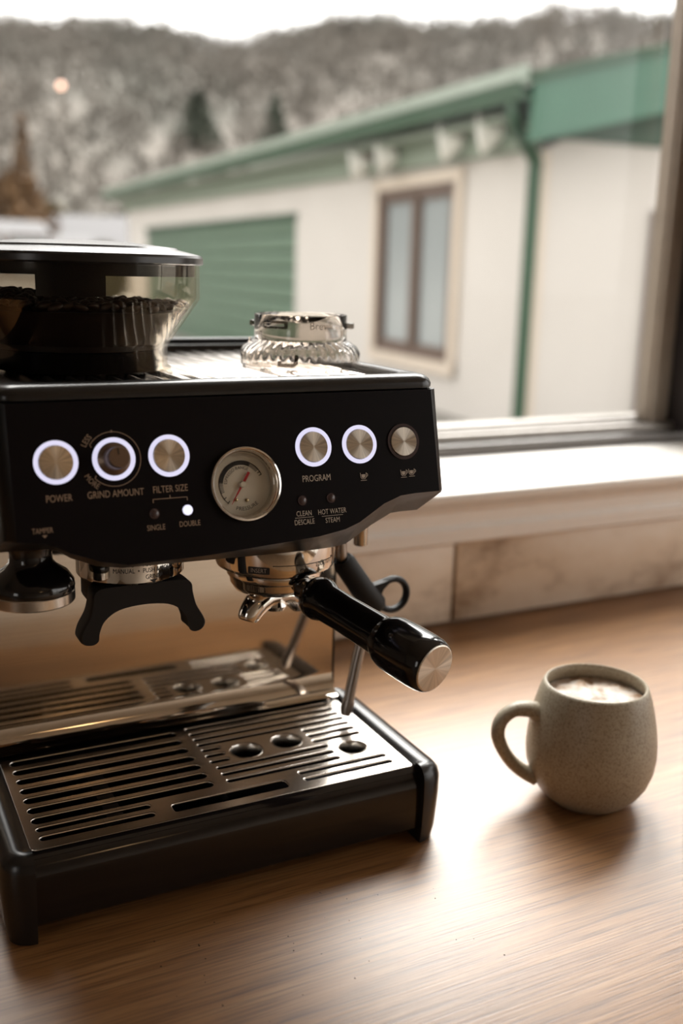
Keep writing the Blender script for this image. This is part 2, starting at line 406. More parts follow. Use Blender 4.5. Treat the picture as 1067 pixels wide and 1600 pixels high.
# aluminium window: rails, stiles, panes
win = bpy.data.objects.new('window_1', None); link(win, None, T(0, .65, .176)); win['kind'] = 'structure'
mk('sill_rail', box(WX0, WX1, .612, .70, .176, .1935, .003), 'alu_dark', win)
mk('track', box(WX0, WX1, .630, .642, .1935, .206, .002), 'alu_rail', win)
mk('track', box(WX0, WX1, .655, .664, .1935, .210, .002), 'alu_rail', win)
mk('sash_rail', box(WX0+.05, 1.012, .668, .698, .1935, .2145, .003), 'alu_rail', win)
mk('sash_stile', join(box(.972, 1.019, .640, .668, .2065, WZ1, .004), box(.978, .985, .634, .642, .2065, WZ1, .002)), 'bronze_frame', win)
mk('mullion', join(box(1.023, 1.085, .575, .70, .1935, WZ1, .004), box(1.035, 1.055, .566, .577, .1935, WZ1, .003)), 'dark_frame', win)
mk('jamb', box(WX1-.06, WX1, .60, .70, .1935, WZ1, .004), 'dark_frame', win)
mk('pane', box(1.085, WX1-.06, .6825, .6865, .1935, WZ1-.05), 'window_glass', win, smooth=None)
mk('jamb', box(WX0, WX0+.06, .60, .70, .1935, WZ1, .004), 'dark_frame', win)
mk('head_rail', box(WX0, WX1, .60, .70, WZ1-.05, WZ1, .003), 'dark_frame', win)
mk('pane', box(WX0+.06, .975, .6825, .6865, .2145, WZ1-.05), 'window_glass', win, smooth=None)

# worktop and cabinet
counter = tag(mk('countertop', box(-1.9, 2.39, -.30, WY+.011, -.038, 0, .003), 'oak_worktop'), 'long light oak worktop below the window, machine and mug on it', 'countertop')
cab = thing('base_cabinet', 'pale painted base cabinet carrying the oak worktop', 'cabinet', (0, .06, RZ0))
mk('carcass', box(-1.88, 1.88, -.24, WY+.01, RZ0+.09, -.0385), 'cabinet_paint', cab); mk('plinth', box(-1.88, 1.88, -.19, WY+.01, RZ0, RZ0+.09), 'dark_frame', cab)
for i in range(6):
    x = -1.86 + i*.62; d = mk('door', box(x+.002, x+.618, -.26, -.2405, RZ0+.1, -.05, .003), 'cabinet_paint', cab)
    mk('handle', tube([(x+.2, -.26, -.11), (x+.2, -.285, -.11), (x+.42, -.285, -.11), (x+.42, -.26, -.11)], .005, 10), 'steel_edge', d)
# warm pendant lamp behind the photographer
lamp = thing('pendant_lamp', 'warm pendant lamp hanging behind the photographer', 'lamp', (.35, -1.9, 1.0))
mk('cord', tube([(.35, -1.9, 1.18), (.35, -1.9, RZ1)], .003, 8), 'dark_frame', lamp)
mk('lamp_shade', xf(lathe_loop([(.02, .18), (.05, .17), (.14, .02), (.137, .018), (.048, .165), (.02, .175)], 40), T(.35, -1.9, 1.0)), 'white_paint', lamp)
mk('bulb', xf(lathe([(.0, .02), (.03, .03), (.042, .06), (.03, .1), (.015, .13), (0, .15)], 24), T(.35, -1.9, 1.0)), 'warm_bulb', lamp)

# ================================================================== ESPRESSO MACHINE
mac = thing('espresso_machine', 'black espresso machine with round steel buttons, pressure gauge and steel splash plate', 'coffee machine', (0, .15, 0))
TILT = .255
def py(z): return -.0085 + TILT*(z - .323)
VUP = Vector((0, TILT, 1)).normalized(); VN = Vector((0, -1, TILT)).normalized()
def pm(x, z, off=0.):
    m = Matrix((Vector((1, 0, 0)), VUP, VN)).transposed().to_4x4(); m.translation = Vector((x, py(z), z)) + VN*off; return m
# outlines of the head: front edge and lower lip edge, from the right top corner clockwise seen from the front
FRONT = [(.1505, .3585), (.1505, .2885), (.1485, .2870), (.128, .2868), (.116, .2860), (.102, .2815), (.0814, .2705), (.070, .2668), (.050, .2638), (.003, .2611),
         (-.0285, .2592), (-.083, .2585), (-.100, .2622), (-.1177, .2690), (-.125, .2734), (-.132, .2758), (-.1485, .2780), (-.1505, .2800), (-.1505, .3585)]
LIP = [(.155, .3585), (.155, .2660), (.153, .2640), (.138, .2640), (.130, .2635), (.1136, .2557), (.0925, .2432), (.082, .2417), (.060, .2410), (.010, .2418),
       (-.0228, .2424), (-.075, .2432), (-.093, .2465), (-.1093, .2537), (-.1165, .2590), (-.1235, .2612), (-.153, .2620), (-.155, .2640), (-.155, .3585)]
def head_ring(t, xside, back=None):
    out = []
    for (fx, fz), (lx, lz) in zip(FRONT, LIP):
        z = fz + (lz-fz)*t; x = fx + (lx-fx)*t
        if abs(fx) > .15: x = math.copysign(xside, fx)
        y0 = py(fz); y1 = .02 if fz < .35 else py(fz) + .03
        y = y0 + (y1-y0)*t
        out.append((x, y, z))
    return out
R0 = head_ring(0.0, .1483); R1 = head_ring(.06, .1522); R2 = head_ring(.2, .1550); R3 = head_ring(1.0, .155)
R4 = [(x, .320, z if z > .3 else max(z, .252)) for x, y, z in R3]
R0b = [(x*.985, y + .012, z) for x, y, z in R0]
mk('head_shell', loft([R0, R1, R2, R3, R4], False, True), 'black_satin', mac, smooth=50)
# front panel plate with the round opening for the gauge
def panel_uv(p): return (p[0], (p[2]-.323)*math.sqrt(1+TILT**2))
gz = .3020
pl_loop = [panel_uv(p) for p in R0]
gv = (gz-.323)*math.sqrt(1+TILT**2)
mk('front_panel', sheet([pl_loop, circle(-.0008, gv, .0236, 56)], .0008), 'panel_black', mac, pm(0, .323, -.0008), smooth=None)
mk('panel_back', xf(sheet([[(x*.97, y*.97) for x, y in pl_loop]], .0005), pm(0, .323, -.016)), 'dark_inside', mac, smooth=None)
# top cap with the sunk cup tray
def cap_ring(inset, z, r, y0=.0015):
    return [(x, y, z) for x, y in rrect(-.1545+inset, .1545-inset, y0+inset, .322-inset, r, 8)]
mk('top_cap', loft([cap_ring(.003, .3588, .011), cap_ring(.0003, .3596, .0125), cap_ring(0, .3625, .013), cap_ring(.0012, .3655, .013), cap_ring(.0042, .3680, .012), cap_ring(.0085, .3690, .012),
                    cap_ring(.0150, .3688, .018), cap_ring(.0168, .3672, .016), cap_ring(.0172, .3590, .016)], True, False), 'rim_black', mac, smooth=60)
nx, rows = 132, []
for y in (.0195, .022, .302, .3045):
    row = []
    for i in range(nx+1):
        x = -.137 + .274*i/nx; ph = (x+.137)/.274*19*2*PI
        hgt = .0026*max(0, math.sin(ph)) if .02 < y < .304 else 0
        row.append((x, y, .3612 + hgt))
    rows.append(row)
mk('cup_tray', loft(rows, False, False, False), 'brushed_steel', mac, smooth=60, label='ribbed steel cup tray on top')
mk('back_rail', box(-.139, .139, .309, .319, .3685, .3745, .002), 'black_satin', mac)
# rear body, base and splash plate
mk('rear_body', box(-.150, .150, .1535, .318, .006, .262, .006, 3), 'black_satin', mac)
mk('base', box(-.150, .150, .152, .314, .004, .018, .003), 'black_satin', mac)
for x in (-.13, .13):
    for y in (.17, .30): mk('foot', xf(lathe([(.010, 0), (.0115, .001), (.0115, .0045)], 24), T(x, y, 0)), 'black_rubber', mac)
sp = [(.1510, .256), (.1510, .085)] + [(.1510 - .0145*(1-math.cos(a)), .085 - .0205*math.sin(a)) for a in [PI/2*i/8 for i in range(1, 9)]]
spb = [(y+.0012, z) for y, z in sp]
prof = sp + spb[::-1]
mk('splash_plate', loft([[(x, y, z) for y, z in prof] for x in (-.1495, .1495)]), 'splash_steel', mac, smooth=50, label='mirror-polished steel splash plate behind the drip tray')
mk('splash_edge', box(.1496, .1514, .1500, .1555, .062, .256, .0005), 'black_satin', mac)

# buttons
def button(name, x, lit):
    c = mk(name, lathe([(.0104, 0), (.0104, .0010), (.0101, .0014), (.0, .0015)], 48), 'brushed_button', mac, pm(x, .323, .0002), smooth=30)
    if lit: mk('light_ring', ring2d(.0106, .0134, 0, .0008), 'led_ring', c, pm(x, .323, .0), label='glowing white light ring')
    else: mk('light_ring', ring2d(.0107, .0128, 0, .0008), 'led_off', c, pm(x, .323, .0), label='unlit dark ring')
    return c
BX = [-.1216, -.0862, -.0508, .0508, .0862, .1216]
button('power_button', BX[0], True); button('filter_button', BX[2], True); button('program_button', BX[3], True)
button('single_cup_button', BX[4], True); button('double_cup_button', BX[5], False)
knob = mk('grind_knob', lathe([(.0103, 0), (.0103, .0012), (.0092, .0020), (.0074, .0034), (.0068, .0060), (.0066, .0135), (.0062, .0142), (0, .0143)], 40), 'bronze_knob', mac, pm(BX[1], .323, .0006), smooth=30)
mk('light_ring', ring2d(.0105, .0134, 0, .0012), 'led_ring', knob, pm(BX[1], .323, 0), label='glowing white light ring')
mk('pointer', bar2d(-.0004, .0016, -.0006, .0054, .0008, .0003), 'print_black', knob, pm(BX[1], .323, .0149))
mk('dial_scale', join(arc2d(.0170, math.radians(146), math.radians(-138), .0004), bar2d(.0170*math.cos(math.radians(146)), .0170*math.sin(math.radians(146)), -.0133, .0078, .0004),
   bar2d(.0170*math.cos(math.radians(-138)), .0170*math.sin(math.radians(-138)), -.0118, -.0096, .0004), bar2d(0, .0166, 0, .0180, .0008)), 'print_tan', mac, pm(BX[1], .323, .0001), smooth=None)
mk('lettering', arc_text(text2d('LESS', .0052), .0200, math.radians(143)), 'print_tan', mac, pm(BX[1], .323, .0003), smooth=None)
mk('lettering', arc_text_in(text2d('MORE', .0050), .0200, math.radians(222)), 'print_tan', mac, pm(BX[1], .323, .0003), smooth=None)
# printed words on the panel
def word(s, x, z, size, mat='print_tan', sx=.74, parent=None):
    return mk('lettering', text2d(s, size, sx), mat, mac, pm(x, z, .0003), smooth=None)
word('POWER', -.1216, .3016, .0062); word('GRIND AMOUNT', -.0868, .3020, .0062); word('FILTER SIZE', -.0518, .3024, .0062)
word('PROGRAM', .0512, .3022, .0062, 'print_light')
word('SINGLE', -.0632, .2794, .0050); word('DOUBLE', -.0410, .2800, .0050)
word('CLEAN', .0396, .2797, .0050, 'print_light'); word('DESCALE', .0394, .2741, .0050, 'print_light')
word('HOT WATER', .0608, .2795, .0050, 'print_light'); word('STEAM', .0606, .2737, .0050, 'print_light')
word('TAMPER', -.1330, .2835, .0046)
mk('arrow_mark', ([(-.0016, .0008, 0), (.0016, .0008, 0), (0, -.001, 0)], [(0, 2, 1)]), 'print_tan', mac, pm(-.1320, .2802, .0003), smooth=None)
mk('rule_line', bar2d(-.0068, 0, .0068, 0, .0003), 'print_light', mac, pm(.0395, .2772, .0002), smooth=None)
mk('rule_line', bar2d(-.0080, 0, .0080, 0, .0003), 'print_light', mac, pm(.0607, .2768, .0002), smooth=None)
mk('bracket_mark', join(bar2d(-.0112, 0, .0112, 0, .0004), bar2d(-.0112, 0, -.0112, -.0022, .0004), bar2d(.0112, 0, .0112, -.0022, .0004), bar2d(0, 0, 0, .0020, .0004)), 'print_tan', mac, pm(-.0525, .2968, .0002), smooth=None)
def cup_icon(x, z):
    s = .0055
    def P_(a, c): return (a*s, c*s)
    o = [P_(-.42, .45), P_(-.36, -.15), P_(-.2, -.32), P_(.2, -.32), P_(.36, -.15), P_(.42, .45)]
    parts = [bar2d(*o[i], *o[i+1], .00035) for i in range(5)]
    parts.append(sheet([[P_(-.26, .25), P_(-.22, -.1), P_(-.12, -.2), P_(.12, -.2), P_(.22, -.1), P_(.26, .25)]], .00015))
    parts += [xf(arc2d(.0011, -PI/2, PI/2, .00035, 10), T(.42*s, .15*s, 0)), bar2d(-.42*s, -.52*s, .42*s, -.52*s, .00035)]
    mk('cup_icon', join(*parts), 'print_light', mac, pm(x, z, .0002), smooth=None)
cup_icon(.0872, .3012); cup_icon(.1196, .3012); cup_icon(.1262, .3015)
for x, z, lit in ((-.0636, .2880, 0), (-.0417, .2886, 1), (.0391, .2884, 0), (.0608, .2885, 0)):
    l = mk('indicator_light', lathe([(.0026, 0), (.0026, .0006), (.0018, .0012), (0, .0014)], 24), 'led_dot' if lit else 'led_off', mac, pm(x, z, .0001))
    mk('bezel', ring2d(.0026, .0034, 0, .0006, 32), 'led_ring' if lit else 'led_off', l, pm(x, z, .0001))
# pressure gauge
gx = -.0008
G = lambda off: pm(gx, gz, off)
gau = mk('pressure_gauge', lathe_loop([(.0234, -.002), (.0250, .0), (.0250, .0020), (.0244, .0032), (.0234, .0034), (.0224, .0026), (.0207, -.0030), (.0205, -.0075), (.0216, -.0075), (.0228, -.004)], 72), 'chrome', mac, G(0), smooth=35, label='chrome-rimmed pressure gauge')
mk('dial', lathe([(.0212, 0), (.0212, .0006), (0, .0006)], 64), 'dial_face', gau, G(-.0075), smooth=None)
da = lambda deg: math.radians(deg)
marks = [arc2d(.0157, da(228), da(22), .0004, 60), arc2d(.0146, da(172), da(64), .0030, 50)]
for a in list(range(174, 200, 4)) + list(range(38, 64, 4)): marks.append(bar2d(.0131*math.cos(da(a)), .0131*math.sin(da(a)), .0160*math.cos(da(a)), .0160*math.sin(da(a)), .0004))
for a in (228, 214, 22, 30): marks.append(bar2d(.0138*math.cos(da(a)), .0138*math.sin(da(a)), .0160*math.cos(da(a)), .0160*math.sin(da(a)), .0005))
mk('dial_scale', join(*marks), 'print_black', gau, G(-.0069), smooth=None)
mk('lettering', arc_text(text2d('ESPRESSO RANGE', .0030, .95), .0112, da(118)), 'print_black', gau, G(-.0068), smooth=None)
mk('lettering', arc_text_in(text2d('PRESSURE', .0036, 1.05), .0162, da(280)), 'print_black', gau, G(-.0068), smooth=None)
ang = da(236)
nd = lambda d, w: (d*math.cos(ang) - w*math.sin(ang), d*math.sin(ang) + w*math.cos(ang))
mk('needle', sheet([[nd(.0155, -.0001), nd(.0155, .0001), nd(-.001, .0009), nd(-.0095, .0009), nd(-.0095, -.0009), nd(-.001, -.0009)]], .0002), 'needle_red', gau, G(-.0052), smooth=None)
mk('hub', lathe([(.0022, 0), (.0022, .0012), (.0016, .0018), (0, .0019)], 28), 'dial_face', gau, G(-.0054))
for a in (243, 284): mk('rivet', lathe([(.0013, 0), (.0012, .0008), (0, .0012)], 16), 'rivet', gau, pm(gx + .0110*math.cos(da(a)), gz + .0110*math.sin(da(a))*.969, -.0069))
mk('lens', lathe([(.0209, 0), (.0209, .0005), (0, .0007)], 48), 'gauge_glass', gau, G(-.0032))

# grinder outlet with its holding fork
GXc, GYc = -.058, .065
gr = mk('grinder_collar', xf(lathe([(.0372, .030), (.0380, .028), (.0380, .0012), (.0372, 0), (.0340, 0), (.0335, .004), (0, .004)], 72), T(GXc, GYc, .2275)), 'chrome', mac, smooth=30)
adir = math.atan2(CAM_POS.y - GYc, CAM_POS.x - GXc)
for s, z, size, da_ in (('AUTO  •  PUSH ONCE', .2418, .0046, .28), ('MANUAL  •  PUSH & HOLD', .2374, .0046, .26), ('GRIND', .2326, .0046, .42)):
    mk('lettering', on_cyl(text2d(s, size, .8), GXc, GYc, .0382, adir + da_, z), 'print_black', gr, smooth=None)
mk('arrow_mark', on_cyl(([(-.003, .0012, 0), (.003, .0012, 0), (0, -.0012, 0)], [(0, 2, 1)]), GXc, GYc, .0382, adir + .42, .2293), 'print_black', gr, smooth=None)
half = [(0, .2262), (.026, .2262), (.0345, .2235), (.0360, .2160), (.0385, .2065), (.0435, .1975), (.0450, .1920), (.0425, .1878), (.0375, .1866), (.0335, .1890), (.0325, .1950), (.0285, .2030), (.0180, .2095), (.0, .2115)]
outl = half + [(-x, z) for x, z in half[-2:0:-1]]
outl = [(p.x, p.y) for p in spline([(x, z, 0) for x, z in outl + outl[:1]], 4)][:-1]
fk = mk('portafilter_fork', loft([[(GXc + x*k, y, z + (1-k)*.02) for x, z in outl] for y, k in ((.0300, .965), (.0315, .99), (.0340, 1), (.0450, 1), (.0490, .97))]), 'black_rubber', mac, smooth=50, label='black portafilter fork under the grinder')
mk('saddle', xf(lathe_loop([(.028, 0), (.0340, .001), (.0350, .0122), (.0280, .0122)], 56), T(GXc, GYc, .2150)), 'black_rubber', fk)
mk('back_plate', xf(box(-.030, .030, -.005, .030, -.012, .010, .004), T(GXc, GYc, .215)), 'black_rubber', fk)
# brew group
HX, HY = .055, .065
gp = mk('group_collar', xf(lathe([(.0458, .032), (.0462, .030), (.0462, .0045), (.0450, .0015), (.0425, 0), (.0385, 0), (.0380, .006), (0, .006)], 80), T(HX, HY, .2205)), 'chrome', mac, smooth=30)
hdir = math.atan2(CAM_POS.y - HY, CAM_POS.x - HX)
mk('lettering', on_cyl(text2d('LOCK TIGHT', .0044, .75), HX, HY, .0464, hdir + .92, .2292), 'print_black', gp, smooth=None)
mk('insert_badge', on_cyl(subdiv(sheet([rrect(-.0082, .0082, -.0026, .0026, .0008, 3)], .0001), 2), HX, HY, .0464, hdir - .26, .2272), 'print_black', gp, smooth=None)
mk('lettering', on_cyl(text2d('INSERT', .0046, .82), HX, HY, .0467, hdir - .26, .2272), 'print_light', gp, smooth=None)
ln = [(x, .0008 + (x-.0)*.0, 0) for x in [-.0082 + i*.0018 for i in range(30)]]
lv = [(x, y-.0002, 0) for x, y, z in ln] + [(x, y+.0002, 0) for x, y, z in ln]
lf = [(i, i+1, 31+i, 30+i) for i in range(29)]
mk('arrow_line', on_cyl((lv, lf), HX, HY, .0464, hdir - .02 + .16, .2302), 'print_black', gp, smooth=None)
mk('arrow_mark', on_cyl(([(0, -.001, 0), (.003, 0, 0), (0, .001, 0)], [(0, 1, 2)]), HX, HY, .0464, hdir + 1.12, .2316), 'print_black', gp, smooth=None)
# hot water spout and steam wand
mk('water_spout', xf(lathe_loop([(.0045, .035), (.0058, .034), (.0058, .001), (.0050, 0), (.0040, .001), (.0038, .035)], 28), T(.1435, .092, .2185)), 'steel_edge', mac)
wd = mk('steam_wand', tube(spline([(.1265, .095, .250), (.1268, .095, .215), (.132, .096, .203), (.150, .099, .178), (.160, .098, .163), (.157, .097, .150), (.1490, .096, .1275), (.138, .090, .094), (.1335, .087, .080)], 6),
     lerp_list([.0052, .0052, .0048, .0048, .0048, .0048, .0048, .0048, .0046], 6), 16), 'dark_steel', mac, label='slim steel steam wand')
mk('tip', tube([(.1340, .0873, .082), (.1318, .0862, .0755), (.1302, .0852, .0705)], [.0056, .0054, .0040], 16), 'dark_steel', wd)
gpath = [Vector(p) for p in ((.1285, .0955, .2075), (.131, .096, .2035), (.150, .099, .178), (.163, .098, .162), (.165, .0978, .1585))]
mk('grip', tube(gpath, [.0078, .0098, .0102, .0102, .0080], 22), 'black_rubber', wd, label='black rubber grip sleeve')
rc = Vector((.1800, .0985, .1690)); RR = .0140
ringpts = [rc + Vector((RR*math.cos(a), 0, RR*math.sin(a))) for a in [2*PI*i/40 for i in range(40)]]
rv, rf = [], []
for i in range(40):
    d = (ringpts[i]-rc).normalized()
    for k in range(12):
        a = 2*PI*k/12; rv.append(tuple(ringpts[i] + d*(.0029*math.cos(a)) + Vector((0, .0042*math.sin(a), 0))))
for i in range(40):
    for k in range(12): rf.append((i*12+k, i*12+(k+1) % 12, ((i+1) % 40)*12+(k+1) % 12, ((i+1) % 40)*12+k))
web = loft([[(x, y, z) for x, z in ((.146, .182), (.150, .1785), (.168, .1820), (.1790, .1848), (.174, .1800), (.1675, .1745), (.1655, .169), (.167, .1620), (.172, .1562), (.160, .1575), (.152, .166))] for y in (.0945, .1025)])
mk('finger_ring', join((rv, rf), web), 'black_rubber', wd)

# ================================================================== DRIP TRAY
tr = thing('drip_tray', 'black drip tray with slotted steel grille at the foot of the machine', 'drip tray', (0, .07, 0))
ZT = .062
tp = [(-.0020, ZT-.0016), (-.0066, .0592), (-.0100, .0555), (-.0122, .0495), (-.0130, .0430), (-.0130, .0300), (-.0122, .0130), (-.0100, .0105), (.0200, .0100), (.0200, .0540), (.0, .0560)]
mk('tray_front', loft([[(x, y, z) for y, z in tp] for x in (-.1470, -.1462, .1462, .1470)]), 'tray_gloss', tr, smooth=35, label='glossy black curved tray front')
mk('front_lip', loft([[(x, y, z) for y, z in ((-.0016, ZT), (-.0050, .0608), (-.0075, .0587), (-.0068, .0580), (-.0040, .0598), (-.0016, .0608))] for x in (-.1466, .1466)]), 'tray_gloss', tr)
def rail(s):
    # one rounded side rail, front corner rounded
    rings = []
    for t in range(9):                       # quarter-round front corner in plan
        a = PI/2*t/8; rings.append((a,))
    secs = []
    prof = [(0, .0005), (.0165, .0008), (.0190, .012), (.0212, .040), (.0212, .0540), (.0195, .0600), (.0160, .0640), (.0100, .0662), (.0030, .0655), (.0, .0630)]
    path = []
    for t in range(9):
        a = PI/2*t/8; path.append((a, None))
    out = []
    for k in range(9):
        a = PI/2*(1-k/8)           # start pointing forward (-Y), end pointing sideways
        c, sn = math.cos(a), math.sin(a)
        out.append([(s*(.1472 + w*c), -.002 + (.0080 if True else 0)*0 - w*sn*.80 + .0, z) for w, z in prof])
    for y in (.03, .08, .142, .150):
        out.append([(s*(.1472 + w*(1 if y < .145 else .8)), y, z) for w, z in prof])
    return loft(out)
for s in (-1, 1): mk('side_rail', rail(s), 'rim_black', tr, smooth=50)
mk('tray_basin', join(box(-.146, .146, .0205, .135, .0195, .022), box(-.1465, -.144, .0205, .135, .022, .058), box(.144, .1465, .0205, .135, .022, .058), box(-.146, .146, .1335, .1355, .022, .058)), 'dark_inside', tr, smooth=None)
for a, c in ((-.088, -.076), (-.004, .001)): mk('basin_rib', box(a, c, .022, .1335, .022, .0545), 'black_satin', tr)
# grille: one pressed plate with the slots and holes of the photograph
def slot(x0, x1, y, w):
    return rrect(x0, x1, y-w/2, y+w/2, w/2*.98, 5)
loops = [rrect(-.1466, .1466, -.0018, .1370, .003, 3)]
for y in (.1262, .1110, .0955, .0800, .0650, .0500, .0352): loops.append(slot(-.1410, -.0058, y, .0108))
for y in (.0228, .0106): loops.append(slot(-.1400, -.0580, y, .0078))
loops.append(rrect(-.0460, .0450, .0060, .0195, .0040, 4))
for y in (.1300, .1195, .1090, .0988): loops.append(slot(.0015, .1350, y, .0066))
for y in (.0885, .0780, .0675): loops.append(slot(.0015, .0195, y, .0066)); loops.append(slot(.0905, .1352, y, .0066))
for y in (.0563, .0452, .0340): loops.append(slot(.0030, .1000, y, .0066))
for y in (.0231, .0120): loops.append(slot(.0578, .1356, y, .0066))
for x, y, r in ((.0360, .0750, .0142), (.0725, .0772, .0138), (.1172, .0456, .0125)): loops.append(circle(x, y, r, 32))
gl = mk('grille', sheet(loops, .0002, .0010, 2), 'brushed_steel', tr, T(0, 0, ZT-.0012), smooth=50, label='stainless steel drip grille with slots and three round holes')
for x, y, r in ((.0360, .0750, .0132), (.0725, .0772, .0128), (.1172, .0456, .0115)):
    mk('hole_collar', lathe_loop([(r+.0004, -.008), (r+.0004, -.0006), (r-.0006, .0003), (r-.0012, -.0006), (r-.0012, -.008)], 36), 'steel_edge', gl, T(x, y, ZT-.0002))
mk('water_float', box(-.038, .037, .0085, .0170, .045, .054, .003), 'dark_inside', tr)

# ================================================================== PORTAFILTER
pf = thing('portafilter', 'chrome portafilter with twin spout and thick glossy black handle', 'portafilter', (HX, HY, .18))
PZ = .2195
mk('basket_body', xf(lathe([(.0350, 0), (.0372, -.0012), (.0374, -.0050), (.0362, -.0070), (.0352, -.0085), (.0345, -.0125), (.0315, -.0170), (.0240, -.0195), (.012, -.0205), (0, -.0206)], 72), T(HX, HY, PZ)), 'chrome', pf, smooth=40)
h0 = Vector((.0655, .0290, .2070)); h1 = Vector((.1005, -.0960, .1870)); hd = (h1-h0); L = hd.length; hd.normalize()
pd = Vector((-hd.y, hd.x, 0)).normalized()     # sideways
sph = [(0, .0085), (.003, .0085), (.008, .0090)]
spt = mk('spout', xf(lathe([(.0085, .0), (.0085, -.008), (.0100, -.013), (.0080, -.0165), (0, -.017)], 32), T(HX, HY, PZ-.0198)), 'chrome', pf)
for s in (-1, 1):
    c0 = Vector((HX, HY, PZ-.0262))
    pts = spline([c0, c0 + pd*s*.010 + Vector((0, 0, .0005)), c0 + pd*s*.0185 + Vector((0, 0, -.0030)), c0 + pd*s*.0245 + Vector((0, 0, -.0098)), c0 + pd*s*.0262 + Vector((0, 0, -.0135))], 5)
    mk('spout_leg', tube(pts, lerp_list([.0085, .0095, .0098, .0088, .0076], 5), 20, False), 'chrome', spt)
    mk('spout_lip', tube([c0 + pd*s*.0260 + Vector((0, 0, -.0128)), c0 + pd*s*.0263 + Vector((0, 0, -.0138))], [.0077, .0066], 20), 'dark_inside', spt)
q = hd.to_track_quat('Z', 'Y').to_matrix().to_4x4(); q.translation = h0
mk('neck', xf(lathe([(.0085, -.006), (.0092, .004), (.0120, .010), (.0120, .016), (.0, .016)], 36), q), 'black_gloss', pf)
mk('handle', xf(lathe([(.0, .006), (.0125, .0065), (.0150, .0085), (.0162, .0125), (.0162, .0175), (.0150, .0210), (.0138, .0240), (.0136, .045), (.0141, .070), (.0147, .0815), (.0152, .0835), (.0180, .0880), (.0194, .0940), (.0198, .104), (.0198, .120), (.0194, .1265), (.0182, .1305), (.0172, .1318), (0, .1310)], 64), q), 'black_gloss', pf, smooth=45, label='glossy black bakelite handle')
mk('end_cap', lathe([(.0168, 0), (.0168, .0008), (.0160, .0013), (0, .0015)], 56), 'brushed_button', pf, q @ T(0, 0, .1312), smooth=30, label='brushed steel end disc')

# ================================================================== TAMPER
TX, TY = -.132, .034
tm = thing('tamper', 'black tamper with steel foot hanging at the left under the machine head', 'tamper', (TX, TY, .224))
mk('steel_foot', xf(lathe([(.0268, 0), (.0274, .0008), (.0274, .0072), (.0268, .0080), (0, .0080)], 56), T(TX, TY, .2235)), 'brushed_steel', tm, smooth=30)
mk('knob', xf(lathe([(.0272, .0080), (.0276, .0100), (.0272, .0135), (.0235, .0190), (.0170, .0235), (.0140, .0270), (.0135, .0330), (.0150, .0385), (0, .0390)], 56), T(TX, TY, .2235)), 'black_gloss', tm)

# ================================================================== BEAN HOPPER
PX, PY = -.070, .155
hp = thing('bean_hopper', 'clear smoky bean hopper with flat black lid on top of the machine', 'bean hopper', (PX, PY, .3642))
def cone_mod(k, a): return .0007*math.sin(a*64) if 3 <= k <= 5 else 0
HPo = [(.0690, .3642), (.0690, .3655), (.0665, .3665), (.0668, .3800), (.0690, .3845), (.0905, .4150), (.0915, .4170), (.0915, .4410)]
HPi = [(.0890, .4410), (.0890, .4176), (.0880, .4158), (.0668, .3860), (.0645, .3810), (.0642, .3660), (.0642, .3642)]
mk('hopper_wall', xf(lathe_loop(HPo + HPi, 128, cone_mod), T(PX, PY, 0)), 'hopper_plastic', hp, smooth=40)
mk('neck_insert', xf(lathe_loop([(.0600, .3643), (.0605, .3790), (.0540, .3790), (.0520, .3643)], 64), T(PX, PY, 0)), 'dark_inside', hp)
lid = mk('lid', xf(lathe([(.0880, .4412), (.0930, .4412), (.0942, .4422), (.0942, .4462), (.0930, .4480), (.0890, .4492), (.0760, .4520), (.0745, .4534), (.0400, .4568), (0, .4580)], 96), T(PX, PY, 0)), 'rim_black', hp, smooth=25)
mk('lid_skirt', xf(lathe_loop([(.0878, .4412), (.0878, .4330), (.0856, .4330), (.0856, .4412)], 80), T(PX, PY, 0)), 'black_satin', lid)
hpd = math.atan2(CAM_POS.y-PY, CAM_POS.x-PX)
tabr = [[((.0856-d)*math.cos(hpd+a), (.0856-d)*math.sin(hpd+a), z) for d, z in ((0, .4340), (0, .4190), (.0020, .4190), (.0020, .4340))] for a in [-.31+.06*k for k in range(10)]]
mk('lid_tab', xf(loft(tabr), T(PX, PY, 0)), 'black_satin', lid)
# beans: a dark bed and single beans on top
def bean_mesh(seed):
    rnd = random.Random(seed); V, F = [], []; nu, nv = 12, 8; L_, W_, H_ = .0056, .0041, .0034
    for j in range(nv+1):
        th = PI*j/nv
        for i in range(nu):
            ph = 2*PI*i/nu; x = L_*math.cos(th); y = W_*math.sin(th)*math.cos(ph); z = H_*math.sin(th)*math.sin(ph)
            if z > 0: z *= .45; z -= .0011*math.exp(-(y/.0008)**2)*math.sin(th)
            V.append((x, y, z))
    for j in range(nv):
        for i in range(nu): F.append((j*nu+i, j*nu+(i+1) % nu, (j+1)*nu+(i+1) % nu, (j+1)*nu+i))
    return V, F
bean_me = mesh_of('coffee_bean', bean_mesh(1), 'bean', 60)
def bed(x, y):
    r = math.hypot(x, y)/.085
    return .4080 + .0025*(1-r*r) + .0070*math.exp(-(((x+.045)/.035)**2 + ((y-.025)/.05)**2))
V, F = [(PX, PY, bed(0, 0))], []
for k in range(1, 9):
    for i in range(48):
        a = 2*PI*i/48; r = .0820*k/8; V.append((PX + r*math.cos(a), PY + r*math.sin(a), bed(r*math.cos(a), r*math.sin(a)) + random.uniform(-.0006, .0006)))
for i in range(48): F.append((0, 1+i, 1+(i+1) % 48))
for k in range(7):
    for i in range(48): F.append((1+k*48+i, 1+k*48+(i+1) % 48, 1+(k+1)*48+(i+1) % 48, 1+(k+1)*48+i))
nb = len(V)
